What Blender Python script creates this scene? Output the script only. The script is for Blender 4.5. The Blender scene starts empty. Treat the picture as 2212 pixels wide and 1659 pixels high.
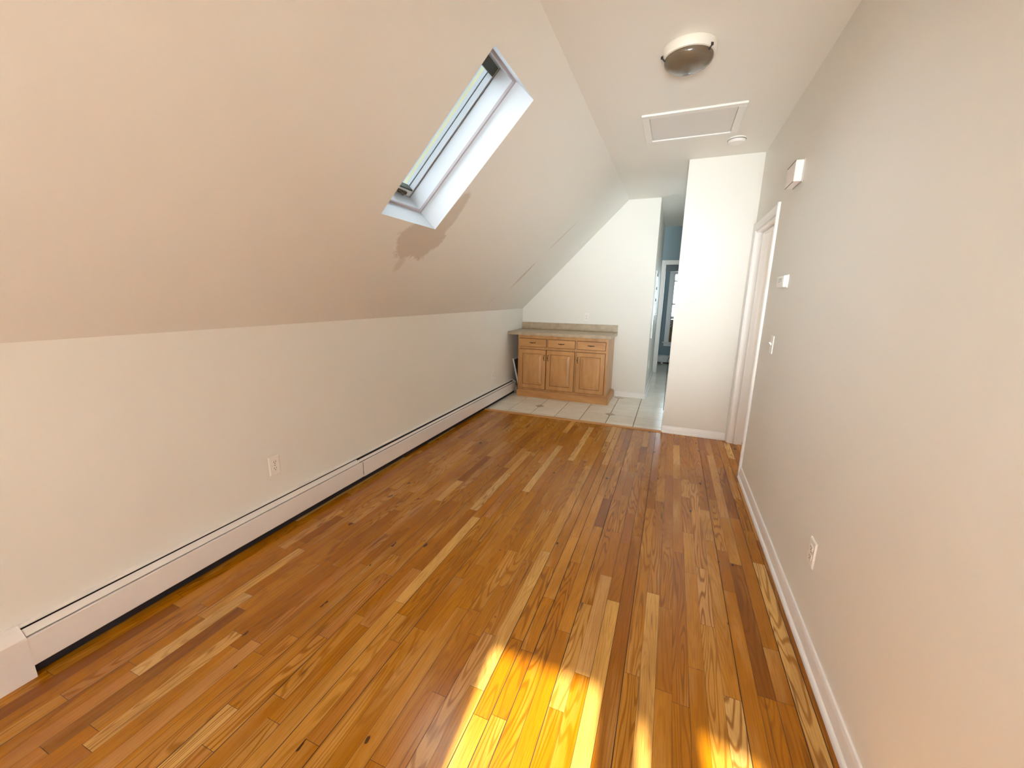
import bpy, bmesh, math, random
from mathutils import Vector, Matrix, noise as mnoise

S = bpy.context.scene
COL = S.collection
random.seed(11)
PI = math.pi

# ------------------------------------------------------------------ camera
cam_d = bpy.data.cameras.new('camera')
cam = bpy.data.objects.new('camera', cam_d)
COL.objects.link(cam)
S.camera = cam
cam_d.sensor_fit = 'HORIZONTAL'
cam_d.sensor_width = 36.0
cam_d.lens = 854.76 / 2212 * 36.0
cam_d.clip_start = 0.02
R_ = Vector((0.92849894, 0.37109308, 0.01340354))
U_ = Vector((-0.09253481, 0.19626959, 0.97617394))
F_ = Vector((-0.35962068, 0.90761676, -0.21657514))
m4 = Matrix(((R_.x, U_.x, -F_.x, 2.10158), (R_.y, U_.y, -F_.y, 0.0), (R_.z, U_.z, -F_.z, 1.38537), (0, 0, 0, 1)))
cam.matrix_world = m4

# ------------------------------------------------------------------ colour management
S.view_settings.view_transform = 'Standard'
S.view_settings.look = 'None'
S.view_settings.gamma = 1.0
S.view_settings.use_curve_mapping = False
S.view_settings.exposure = 1.85

# ------------------------------------------------------------------ sky, sun, daylight portals, added fill lamps
SKY = 3.1
w = bpy.data.worlds.new('sky'); S.world = w; w.use_nodes = True
bg = w.node_tree.nodes['Background']
bg.inputs['Color'].default_value = (0.78, 0.91, 1.0, 1)
bg.inputs['Strength'].default_value = SKY

sun_d = bpy.data.lights.new('sun', 'SUN'); sun = bpy.data.objects.new('sun', sun_d); COL.objects.link(sun)
sun_d.energy = 11.5
sun_d.angle = math.radians(0.75)
sun_d.color = (1.0, 0.90, 0.76)
EL = math.radians(24)
sd = Vector((-0.081, 1.0, 0)).normalized() * math.cos(EL) + Vector((0, 0, -math.sin(EL)))
sun.rotation_euler = sd.to_track_quat('-Z', 'Y').to_euler()
sun.location = (2.3, -6, 4)

def portal(loc, d, sx, sy):
    l = bpy.data.lights.new('daylight', 'AREA'); o = bpy.data.objects.new('daylight', l); COL.objects.link(o)
    l.shape = 'RECTANGLE'; l.size = sx; l.size_y = sy
    l.cycles.is_portal = True
    o.location = loc; o.rotation_euler = Vector(d).to_track_quat('-Z', 'Y').to_euler()
    return o
soft_d = bpy.data.lights.new('rear_fill', 'AREA'); soft = bpy.data.objects.new('rear_fill', soft_d); COL.objects.link(soft)
soft_d.shape = 'RECTANGLE'; soft_d.size = 0.93; soft_d.size_y = 0.98; soft_d.energy = 4; soft_d.color = (0.95, 0.97, 1.0)
soft.location = (0.925, -1.655, 1.05); soft.rotation_euler = (math.radians(90), 0, math.radians(180))  # added fill lamp for the near room, at an invented rear window
kit_d = bpy.data.lights.new('kitchen_daylight', 'AREA'); kit = bpy.data.objects.new('kitchen_daylight', kit_d); COL.objects.link(kit)
kit_d.shape = 'RECTANGLE'; kit_d.size = 0.7; kit_d.size_y = 1.0; kit_d.energy = 4.5; kit_d.color = (0.80, 0.93, 1.0); kit_d.spread = math.radians(165)
kit.location = (3.235, 5.32, 1.45); kit.rotation_euler = Vector((-1, 0, -0.35)).to_track_quat('-Z', 'Z').to_euler()
side_d = bpy.data.lights.new('side_room_fill', 'AREA'); side = bpy.data.objects.new('side_room_fill', side_d); COL.objects.link(side)
side_d.shape = 'RECTANGLE'; side_d.size = 0.6; side_d.size_y = 1.4; side_d.energy = 5; side_d.color = (1.0, 0.97, 0.92)
side.location = (4.05, 3.95, 1.35); side.rotation_euler = Vector((-1, 0, 0)).to_track_quat('-Z', 'Z').to_euler()  # added fill lamp reaching the left wall through the door opening
wide_d = bpy.data.lights.new('window_skylight', 'AREA'); wide = bpy.data.objects.new('window_skylight', wide_d); COL.objects.link(wide)
wide_d.shape = 'RECTANGLE'; wide_d.size = 0.85; wide_d.size_y = 0.70; wide_d.energy = 30; wide_d.color = (1.0, 0.97, 0.93)
wide.location = (2.24, -1.63, 0.92); wide.rotation_euler = (math.radians(90), 0, math.radians(180))
far_fill_d = bpy.data.lights.new('far_wall_fill', 'AREA'); far_fill = bpy.data.objects.new('far_wall_fill', far_fill_d); COL.objects.link(far_fill)
far_fill_d.shape = 'RECTANGLE'; far_fill_d.size = 0.85; far_fill_d.size_y = 0.70; far_fill_d.energy = 4.6; far_fill_d.color = (0.86, 0.97, 1.0); far_fill_d.spread = math.radians(38)
far_fill.location = (2.24, -1.62, 0.92); far_fill.rotation_euler = (Vector((1.65, 5.5, 2.15)) - far_fill.location).to_track_quat('-Z', 'Y').to_euler()  # added narrow lamp brightening the far walls, in place of floor-reflected sun
portal((2.25, -1.78, 1.06), (0, 1, 0), 1.0, 1.2)
portal((2.47, 9.32, 1.2), (0, -1, 0), 0.84, 1.5)
_po = portal((0, 0, 0), (1, 0, -1), 1, 1)

try:
    S.cycles.use_denoising = True
    S.cycles.max_bounces = 14
    S.cycles.diffuse_bounces = 8
    S.cycles.sample_clamp_indirect = 8
    S.cycles.blur_glossy = 0.5
    S.cycles.caustics_reflective = False
except Exception:
    pass

# ------------------------------------------------------------------ room numbers (metres)
W = 2.725; HK = 1.2065; XK = 1.447; HC = 2.63; YB = 5.705; YT = 4.304; XL = 2.119; XH = 1.843
YR = -1.6; YD = 7.95; YE = 9.15
M = (HC - HK) / XK
SL = math.hypot(XK, HC - HK)
EX, EZ = XK / SL, (HC - HK) / SL          # along the slope
NX, NZ = -EZ, EX                          # outwards through the roof
def sp(s, y, n=0.0):
    return (s * EX + n * NX, y, HK + s * EZ + n * NZ)

# ------------------------------------------------------------------ mesh helpers
ORG = {}
def V(*a): return Vector(a)

def obj(name, bm, mat=None, parent=None, smooth=False, org=None):
    base = Vector(org) if org is not None else (ORG[parent.name] if parent is not None else Vector((0, 0, 0)))
    bmesh.ops.recalc_face_normals(bm, faces=bm.faces)
    if base.length:
        bmesh.ops.translate(bm, verts=bm.verts, vec=-base)
    me = bpy.data.meshes.new(name); bm.to_mesh(me); bm.free()
    o = bpy.data.objects.new(name, me); COL.objects.link(o)
    if parent is not None: o.parent = parent
    else: o.location = base
    ORG[o.name] = base.copy()
    if mat is not None: me.materials.append(mat)
    if smooth:
        for p in me.polygons: p.use_smooth = True
        try: me.set_sharp_from_angle(angle=math.radians(38))
        except Exception: pass
    return o

def thing(name, label, cat, loc, group=None):
    o = bpy.data.objects.new(name, None); COL.objects.link(o); o.location = loc
    o.empty_display_size = 0.1
    ORG[o.name] = Vector(loc)
    o['label'] = label; o['category'] = cat
    if group: o['group'] = group
    return o

def struct(name, bm, mat, parent=None, smooth=False):
    o = obj(name, bm, mat, parent, smooth)
    if parent is None: o['kind'] = 'structure'
    return o

def sroot(name, loc):
    o = bpy.data.objects.new(name, None); COL.objects.link(o); o.location = loc
    o.empty_display_size = 0.1
    ORG[o.name] = Vector(loc); o['kind'] = 'structure'
    return o

def box(bm, x0, x1, y0, y1, z0, z1, bev=0.0, seg=2):
    vs = [bm.verts.new((x, y, z)) for x in (x0, x1) for y in (y0, y1) for z in (z0, z1)]
    idx = [(0, 1, 3, 2), (4, 6, 7, 5), (0, 4, 5, 1), (2, 3, 7, 6), (0, 2, 6, 4), (1, 5, 7, 3)]
    fs = [bm.faces.new([vs[i] for i in f]) for f in idx]
    if bev > 0:
        es = list({e for f in fs for e in f.edges})
        bmesh.ops.bevel(bm, geom=es, offset=bev, segments=seg, profile=0.5, affect='EDGES')
    return bm

def prism(bm, pts, ext, axis='y'):
    """pts: 2-D outline; axis y -> (x,z), axis x -> (y,z), axis z -> (x,y); ext=(a,b)"""
    a, b = ext
    def mk(p, t):
        if axis == 'y': return (p[0], t, p[1])
        if axis == 'x': return (t, p[0], p[1])
        return (p[0], p[1], t)
    A = [bm.verts.new(mk(p, a)) for p in pts]; B = [bm.verts.new(mk(p, b)) for p in pts]
    n = len(pts)
    for i in range(n):
        bm.faces.new((A[i], A[(i + 1) % n], B[(i + 1) % n], B[i]))
    bm.faces.new(A); bm.faces.new(list(reversed(B)))
    return bm

def sprism(bm, s0, s1, y0, y1, n0, n1):
    """a box laid out in the tilted roof's own frame"""
    vs = [bm.verts.new(sp(s, y, n)) for s in (s0, s1) for y in (y0, y1) for n in (n0, n1)]
    for f in [(0, 1, 3, 2), (4, 6, 7, 5), (0, 4, 5, 1), (2, 3, 7, 6), (0, 2, 6, 4), (1, 5, 7, 3)]:
        bm.faces.new([vs[i] for i in f])
    return bm

def lathe(bm, prof, c, seg=40, axis='z'):
    """prof: (r, h) from one pole or rim to the other"""
    rings = []
    for r, h in prof:
        if r < 1e-6:
            rings.append([bm.verts.new(_ax(c, 0, 0, h, axis))])
        else:
            rings.append([bm.verts.new(_ax(c, r * math.cos(2 * PI * k / seg), r * math.sin(2 * PI * k / seg), h, axis)) for k in range(seg)])
    for a, b in zip(rings, rings[1:]):
        for k in range(seg):
            k2 = (k + 1) % seg
            if len(a) == 1 and len(b) > 1: bm.faces.new((a[0], b[k], b[k2]))
            elif len(b) == 1 and len(a) > 1: bm.faces.new((a[k], a[k2], b[0]))
            elif len(a) > 1: bm.faces.new((a[k], a[k2], b[k2], b[k]))
    return bm
def _ax(c, u, v, h, axis):
    if axis == 'z': return (c[0] + u, c[1] + v, c[2] + h)
    if axis == 'y': return (c[0] + u, c[1] + h, c[2] + v)
    return (c[0] + h, c[1] + u, c[2] + v)

def tube(bm, pts, r, seg=10, cap=True):
    pts = [Vector(p) for p in pts]; rr = r if isinstance(r, (list, tuple)) else [r] * len(pts)
    rings = []; up = None
    for i, p in enumerate(pts):
        t = (pts[min(i + 1, len(pts) - 1)] - pts[max(i - 1, 0)]).normalized()
        if up is None:
            up = Vector((0, 0, 1)) if abs(t.z) < 0.9 else Vector((1, 0, 0))
        a = t.cross(up).normalized(); b = a.cross(t).normalized(); up = b
        rings.append([bm.verts.new(p + (a * math.cos(2 * PI * k / seg) + b * math.sin(2 * PI * k / seg)) * rr[i]) for k in range(seg)])
    for a, b in zip(rings, rings[1:]):
        for k in range(seg): bm.faces.new((a[k], a[(k + 1) % seg], b[(k + 1) % seg], b[k]))
    if cap: bm.faces.new(rings[0]); bm.faces.new(list(reversed(rings[-1])))
    return bm

def rings_panel(bm, x0, x1, z0, z1, prof, yb, shade_rings=()):
    """front-facing (-y) panel: nested rectangles prof=[(inset, y)], closed with back at yb"""
    R = []
    def ring(ins, y):
        return [bm.verts.new(p) for p in ((x0 + ins, y, z0 + ins), (x1 - ins, y, z0 + ins), (x1 - ins, y, z1 - ins), (x0 + ins, y, z1 - ins))]
    R.append(ring(0, yb))
    for ins, y in prof: R.append(ring(ins, y))
    for i, (a, b) in enumerate(zip(R, R[1:])):
        for k in range(4):
            f = bm.faces.new((a[k], a[(k + 1) % 4], b[(k + 1) % 4], b[k]))
            if i in shade_rings: f.material_index = 1
    bm.faces.new(R[0]); bm.faces.new(R[-1])
    return bm

# ------------------------------------------------------------------ material helpers
def mat(name, col, rough=0.5, metal=0.0, spec=0.5, trans=0.0, coat=0.0, emis=None):
    m = bpy.data.materials.new(name); m.use_nodes = True
    b = m.node_tree.nodes['Principled BSDF']
    b.inputs['Base Color'].default_value = (*col, 1)
    b.inputs['Roughness'].default_value = rough
    b.inputs['Metallic'].default_value = metal
    b.inputs['Specular IOR Level'].default_value = spec
    if trans: b.inputs['Transmission Weight'].default_value = trans
    if coat: b.inputs['Coat Weight'].default_value = coat
    return m

class NT:
    def __init__(s, m): s.t = m.node_tree; s.b = s.t.nodes['Principled BSDF']
    def n(s, typ, **k):
        x = s.t.nodes.new(typ)
        for a, v in k.items(): setattr(x, a, v)
        return x
    def l(s, a, b): s.t.links.new(a, b)
    def math(s, op, a, b=None, c=None, clamp=False):
        x = s.n('ShaderNodeMath', operation=op); x.use_clamp = clamp
        for i, v in enumerate((a, b, c)):
            if v is None: continue
            if isinstance(v, (int, float)): x.inputs[i].default_value = v
            else: s.l(v, x.inputs[i])
        return x.outputs[0]
    def mix(s, f, a, b):
        x = s.n('ShaderNodeMix', data_type='RGBA')
        for i, v in ((0, f), (6, a), (7, b)):
            if isinstance(v, (int, float)): x.inputs[i].default_value = v
            elif isinstance(v, tuple): x.inputs[i].default_value = (*v, 1) if len(v) == 3 else v
            else: s.l(v, x.inputs[i])
        return x.outputs[2]
    def pos(s): return s.n('ShaderNodeTexCoord').outputs['Object']
    def scale(s, v, sc, off=(0, 0, 0)):
        x = s.n('ShaderNodeMapping'); x.inputs['Scale'].default_value = sc; x.inputs['Location'].default_value = off
        s.l(v, x.inputs['Vector']); return x.outputs[0]
    def noise(s, v, sc, det=3, rough=0.5, dist=0.0):
        x = s.n('ShaderNodeTexNoise'); x.inputs['Scale'].default_value = sc; x.inputs['Detail'].default_value = det
        x.inputs['Roughness'].default_value = rough; x.inputs['Distortion'].default_value = dist
        s.l(v, x.inputs['Vector']); return x.outputs['Fac']
    def ramp(s, f, stops, interp='LINEAR'):
        x = s.n('ShaderNodeValToRGB'); x.color_ramp.interpolation = interp
        e = x.color_ramp.elements
        while len(e) < len(stops): e.new(0.5)
        for i, (p, c) in enumerate(stops):
            e[i].position = p; e[i].color = (*c, 1) if isinstance(c, tuple) else (c, c, c, 1)
        s.l(f, x.inputs[0]); return x.outputs[0]
    def bump(s, h, strength, dist=0.001):
        x = s.n('ShaderNodeBump'); x.inputs['Strength'].default_value = strength; x.inputs['Distance'].default_value = dist
        s.l(h, x.inputs['Height']); s.l(x.outputs[0], s.b.inputs['Normal'])

def paint(name, col, rough=0.55, bump=0.25, var=0.03):
    m = mat(name, col, rough); N = NT(m); p = N.pos()
    f = N.noise(p, 1.7, 3)
    c2 = tuple(c * (1 - var) for c in col)
    N.l(N.mix(f, col, c2), N.b.inputs['Base Color'])
    N.bump(N.noise(p, 260, 2), bump, 0.0006)
    return m

WALLC = (0.79, 0.772, 0.718)
m_wall = paint('wall_paint', WALLC)
m_ceil = paint('ceiling_paint', (0.80, 0.775, 0.715))
m_blue = paint('blue_grey_paint', (0.25, 0.34, 0.38))
m_white = paint('white_trim_paint', (0.84, 0.82, 0.80), rough=0.32, bump=0.05)
m_reveal = paint('white_reveal_paint', (0.66, 0.69, 0.72), rough=0.6, bump=0.1)
m_plastic = mat('white_plastic', (0.85, 0.82, 0.77), 0.35)
m_slotdark = mat('dark_slot', (0.03, 0.022, 0.018), 0.7)
m_heater = paint('heater_enamel', (0.80, 0.76, 0.73), rough=0.35, bump=0.03)
m_black = mat('black_gap', (0.012, 0.009, 0.012), 0.8)
m_dkmetal = mat('bronze_metal', (0.10, 0.065, 0.035), 0.35, metal=0.9)
m_brass = mat('aged_brass', (0.42, 0.27, 0.12), 0.3, metal=0.95)
m_chrome = mat('chrome', (0.6, 0.6, 0.6), 0.2, metal=1.0)
m_outside = mat('roof_shingle', (0.1, 0.1, 0.1), 0.9)

def glass_mat():
    m = bpy.data.materials.new('window_glass'); m.use_nodes = True; t = m.node_tree
    t.nodes.remove(t.nodes['Principled BSDF'])
    tr = t.nodes.new('ShaderNodeBsdfTransparent'); gl = t.nodes.new('ShaderNodeBsdfGlossy'); mx = t.nodes.new('ShaderNodeMixShader')
    gl.inputs['Roughness'].default_value = 0.02; tr.inputs['Color'].default_value = (0.95, 0.97, 0.97, 1)
    lw = t.nodes.new('ShaderNodeFresnel'); lw.inputs['IOR'].default_value = 1.45
    t.links.new(lw.outputs[0], mx.inputs[0]); t.links.new(tr.outputs[0], mx.inputs[1]); t.links.new(gl.outputs[0], mx.inputs[2])
    t.links.new(mx.outputs[0], t.nodes['Material Output'].inputs[0])
    return m
m_glass = glass_mat()

# sloped ceiling paint: old damp stain by the skylight and a few scuffs
def slope_mat():
    m = mat('sloped_ceiling_paint', WALLC, 0.55); N = NT(m); p = N.pos()
    sep = N.n('ShaderNodeSeparateXYZ'); N.l(p, sep.inputs[0])
    n1 = N.noise(p, 9, 4, 0.6); n2 = N.noise(p, 30, 3, 0.6)
    wob = N.math('ADD', N.math('MULTIPLY', N.math('SUBTRACT', n1, 0.5), 1.1), N.math('MULTIPLY', N.math('SUBTRACT', n2, 0.5), 0.35))
    def ell(cx, cy, rx, ry, soft, amt, ang=0.0, wk=1.0):
        dx = N.math('SUBTRACT', sep.outputs[0], cx); dy = N.math('SUBTRACT', sep.outputs[1], cy)
        ca, sa = math.cos(ang), math.sin(ang)
        u = N.math('ADD', N.math('MULTIPLY', dx, ca / rx), N.math('MULTIPLY', dy, sa / rx))
        v = N.math('ADD', N.math('MULTIPLY', dx, -sa / ry), N.math('MULTIPLY', dy, ca / ry))
        d = N.math('SQRT', N.math('ADD', N.math('MULTIPLY', u, u), N.math('MULTIPLY', v, v)))
        d = N.math('ADD', d, N.math('MULTIPLY', wob, wk))
        mr = N.n('ShaderNodeMapRange', interpolation_type='SMOOTHSTEP'); N.l(d, mr.inputs[0])
        mr.inputs[1].default_value = 1 - soft; mr.inputs[2].default_value = 1 + soft
        mr.inputs[3].default_value = amt; mr.inputs[4].default_value = 0
        return mr.outputs[0]
    parts = [ell(0.54, 2.31, 0.115, 0.23, 0.10, 1.0), ell(0.68, 2.42, 0.16, 0.075, 0.15, 0.9, 0.0, 0.6), ell(0.385, 2.27, 0.045, 0.035, 0.4, 0.6),
             ell(0.425, 4.535, 0.145, 0.032, 0.25, 1.0, 0.15, 0.5), ell(0.87, 4.62, 0.15, 0.018, 0.4, 0.8, 0.25, 0.4),
             ell(0.13, 4.29, 0.05, 0.012, 0.5, 0.5)]
    f = parts[0]
    for q in parts[1:]: f = N.math('MAXIMUM', f, q)
    base = N.mix(N.noise(p, 1.3, 3), WALLC, tuple(c * 0.965 for c in WALLC))
    st = N.mix(N.math('MULTIPLY', f, 0.62), base, (0.50, 0.41, 0.32))
    N.l(st, N.b.inputs['Base Color']); N.bump(N.noise(p, 260, 2), 0.25, 0.0006)
    return m
m_slope = slope_mat()

# oak strip floor
def oak_mat():
    m = mat('oak_strip', (0.5, 0.27, 0.1), 0.26); N = NT(m)
    at = N.n('ShaderNodeAttribute', attribute_name='shift'); tn = N.n('ShaderNodeAttribute', attribute_name='tone')
    pos = N.pos()
    add = N.n('ShaderNodeVectorMath', operation='ADD'); N.l(pos, add.inputs[0]); N.l(at.outputs['Vector'], add.inputs[1])
    P = add.outputs[0]
    sep = N.n('ShaderNodeSeparateXYZ'); N.l(tn.outputs['Vector'], sep.inputs[0])
    base = N.ramp(sep.outputs[0], [(0.0, (0.20, 0.068, 0.017)), (0.18, (0.31, 0.115, 0.028)), (0.36, (0.40, 0.165, 0.040)), (0.52, (0.46, 0.205, 0.052)), (0.68, (0.53, 0.26, 0.075)),
                                   (0.84, (0.64, 0.365, 0.13)), (1.0, (0.74, 0.49, 0.22))])
    # pinkish boards
    pk = N.ramp(sep.outputs[2], [(0.80, 0.0), (0.90, 1.0)])
    base = N.mix(N.math('MULTIPLY', pk, 0.4), base, (0.50, 0.235, 0.115))
    # slow colour drift along a board
    d = N.noise(N.scale(P, (6, 0.9, 1)), 1.6, 3)
    base = N.mix(N.ramp(d, [(0.35, 0.0), (0.72, 0.42)]), base, (0.25, 0.092, 0.020))
    d2 = N.noise(N.scale(P, (5, 0.8, 1), (3, 9, 0)), 1.9, 2)
    base = N.mix(N.ramp(d2, [(0.5, 0.0), (0.78, 0.38)]), base, (0.72, 0.46, 0.19))
    # cathedral figure = contour lines of a stretched noise
    h = N.noise(N.scale(P, (9, 0.75, 1)), 1.5, 1.5, 0.45, 0.25)
    c = N.math('SINE', N.math('MULTIPLY', h, 105.0))
    line = N.ramp(N.math('MULTIPLY_ADD', c, 0.5, 0.5), [(0.55, 0.0), (0.97, 1.0)])
    amt = N.ramp(sep.outputs[1], [(0.15, 0.10), (0.95, 0.72)])
    base = N.mix(N.math('MULTIPLY', line, amt), base, (0.20, 0.068, 0.014))
    # pores / fine streaks
    f = N.noise(N.scale(P, (260, 7, 1)), 1.0, 3, 0.6)
    base = N.mix(N.ramp(f, [(0.48, 0.0), (0.75, 0.5)]), base, (0.19, 0.068, 0.018))
    # mineral streaks
    g = N.noise(N.scale(P, (38, 1.7, 1), (7, 1, 0)), 1.0, 2, 0.5, 0.6)
    base = N.mix(N.ramp(g, [(0.66, 0.0), (0.76, 0.7)]), base, (0.07, 0.034, 0.016))
    # knots
    vo = N.n('ShaderNodeTexVoronoi'); vo.feature = 'F1'; vo.inputs['Scale'].default_value = 1.0
    warp = N.n('ShaderNodeVectorMath', operation='ADD'); N.l(N.scale(P, (9.5, 4.6, 0)), warp.inputs[0])
    nz = N.n('ShaderNodeTexNoise'); nz.inputs['Scale'].default_value = 25; N.l(P, nz.inputs['Vector'])
    sc = N.n('ShaderNodeVectorMath', operation='SCALE'); N.l(nz.outputs['Color'], sc.inputs[0]); sc.inputs['Scale'].default_value = 0.22
    N.l(sc.outputs[0], warp.inputs[1]); N.l(warp.outputs[0], vo.inputs['Vector'])
    csep = N.n('ShaderNodeSeparateColor'); N.l(vo.outputs['Color'], csep.inputs[0])
    on = N.math('GREATER_THAN', csep.outputs[0], 0.35)
    size = N.math('MULTIPLY_ADD', csep.outputs[1], 0.07, 0.045)
    k = N.math('MULTIPLY', N.math('SUBTRACT', size, vo.outputs['Distance']), 40.0, clamp=True)
    halo = N.math('MULTIPLY', N.math('SUBTRACT', N.math('MULTIPLY', size, 2.6), vo.outputs['Distance']), 9.0, clamp=True)
    base = N.mix(N.math('MULTIPLY', N.math('MULTIPLY', k, on), 0.92), base, (0.045, 0.016, 0.006))
    hs = N.n('ShaderNodeHueSaturation'); hs.inputs['Saturation'].default_value = 1.12; hs.inputs['Value'].default_value = 0.98
    N.l(base, hs.inputs['Color']); N.l(hs.outputs[0], N.b.inputs['Base Color'])
    N.b.inputs['Roughness'].default_value = 0.24; N.b.inputs['Specular IOR Level'].default_value = 0.4
    N.bump(N.noise(N.scale(P, (180, 6, 1)), 1.0, 2), 0.10, 0.0006)
    return m
m_oak = oak_mat()

def maple_mat(name, horiz=False):
    m = mat(name, (0.6, 0.3, 0.1), 0.33); N = NT(m); p = N.pos()
    sc = (2.0, 6, 9) if horiz else (9, 6, 2.0)
    a = N.noise(N.scale(p, sc), 1.4, 4, 0.55, 0.3)
    base = N.ramp(a, [(0.30, (0.43, 0.205, 0.068)), (0.5, (0.51, 0.26, 0.092)), (0.72, (0.58, 0.315, 0.12))])
    f = N.noise(N.scale(p, tuple(8 * q for q in sc)), 1.5, 2)
    base = N.mix(N.ramp(f, [(0.5, 0.0), (0.8, 0.22)]), base, (0.40, 0.18, 0.06))
    N.l(base, N.b.inputs['Base Color'])
    return m
m_edge_shade = mat('brown_edge_shade', (0.20, 0.085, 0.03), 0.4)  # dark brown paints shadow lines into door and drawer edges and grooves
m_maple = maple_mat('maple'); m_maple_h = maple_mat('maple_horizontal', True)

def counter_mat():
    m = mat('beige_laminate', (0.5, 0.42, 0.33), 0.35); N = NT(m); p = N.pos()
    a = N.noise(p, 14, 4, 0.6); b = N.noise(p, 120, 2, 0.6)
    base = N.ramp(a, [(0.3, (0.37, 0.28, 0.185)), (0.7, (0.48, 0.38, 0.265))])
    base = N.mix(N.ramp(b, [(0.5, 0.0), (0.8, 0.4)]), base, (0.33, 0.25, 0.17))
    N.l(base, N.b.inputs['Base Color']); return m
m_counter = counter_mat()

def tile_mat():
    m = mat('beige_tile', (0.7, 0.62, 0.5), 0.22); N = NT(m); p = N.pos()
    a = N.noise(p, 5, 4, 0.6); b = N.noise(p, 34, 3, 0.6)
    at = N.n('ShaderNodeAttribute', attribute_name='tone'); sep = N.n('ShaderNodeSeparateXYZ'); N.l(at.outputs['Vector'], sep.inputs[0])
    base = N.ramp(N.math('MULTIPLY_ADD', sep.outputs[0], 0.25, N.math('MULTIPLY', a, 0.8)), [(0.25, (0.74, 0.70, 0.60)), (0.8, (0.88, 0.85, 0.77))])
    base = N.mix(N.ramp(b, [(0.5, 0.0), (0.8, 0.3)]), base, (0.68, 0.62, 0.51))
    N.l(base, N.b.inputs['Base Color']); return m
m_tile = tile_mat()
m_grout = mat('brown_grout', (0.10, 0.055, 0.035), 0.9)
m_inset = mat('brown_inset_tile', (0.42, 0.32, 0.2), 0.3)

# ================================================================== FLOORS
def set_attr(me, name, vals):
    a = me.attributes.new(name, 'FLOAT_VECTOR', 'FACE')
    flat = [c for v in vals for c in v]
    a.data.foreach_set('vector', flat)

def wood_floor():
    bm = bmesh.new(); sh, tn, mi = [], [], []
    def quad(x0, x1, y0, y1, z):
        return bm.faces.new([bm.verts.new(p) for p in ((x0, y0, z), (x1, y0, z), (x1, y1, z), (x0, y1, z))])
    wd = 0.0571; nx = int(2.93 / wd) + 1
    seamw = 0.0
    for i in range(nx):
        x0 = i * wd; x1 = x0 + wd
        g0 = random.choice([0.0004, 0.0006, 0.0009, 0.0014, 0.0026])
        y = YR - random.random() * 0.8
        prev = 0.5
        while y < 4.30:
            L = random.choice([0.28, 0.36, 0.45, 0.55, 0.65, 0.8, 0.95, 1.15]) * random.uniform(0.85, 1.15)
            y1 = min(y + L, 4.30); ya = max(y, YR)
            if y1 - ya > 0.02:
                f = quad(x0 + g0, x1 - 0.0002, ya + 0.0007, y1 - 0.0005, 0.0)
                r = random.random()
                if r < 0.05: t = random.uniform(0.06, 0.2)
                elif r < 0.74: t = random.uniform(0.30, 0.66)
                elif r < 0.90: t = random.uniform(0.62, 0.80)
                else: t = random.uniform(0.84, 1.0)
                if abs(t - prev) < 0.06: t = min(1, max(0, t + random.choice([-0.13, 0.13])))
                prev = t
                sh.append((random.uniform(-40, 40), random.uniform(-40, 40), 0)); tn.append((t, random.random(), random.random())); mi.append(0)
            y = y1 if y1 < 4.30 else 9
    quad(-0.02, 2.95, YR - 0.02, 4.31, -0.0012); sh.append((0, 0, 0)); tn.append((0, 0, 0)); mi.append(1)
    box_from = len(bm.faces)
    box(bm, -0.1, 2.95, YR - 0.1, 4.31, -0.12, -0.02)
    for k in range(len(bm.faces) - box_from): sh.append((0, 0, 0)); tn.append((0, 0, 0)); mi.append(1)
    me = bpy.data.meshes.new('floor_wood'); bm.faces.ensure_lookup_table(); bm.to_mesh(me); bm.free()
    me.materials.append(m_oak); me.materials.append(mat('dark_board_gap', (0.030, 0.014, 0.007), 0.9))
    for p, k in zip(me.polygons, mi): p.material_index = k
    set_attr(me, 'shift', sh); set_attr(me, 'tone', tn)
    o = bpy.data.objects.new('floor', me); COL.objects.link(o); o['kind'] = 'structure'
wood_floor()

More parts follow.
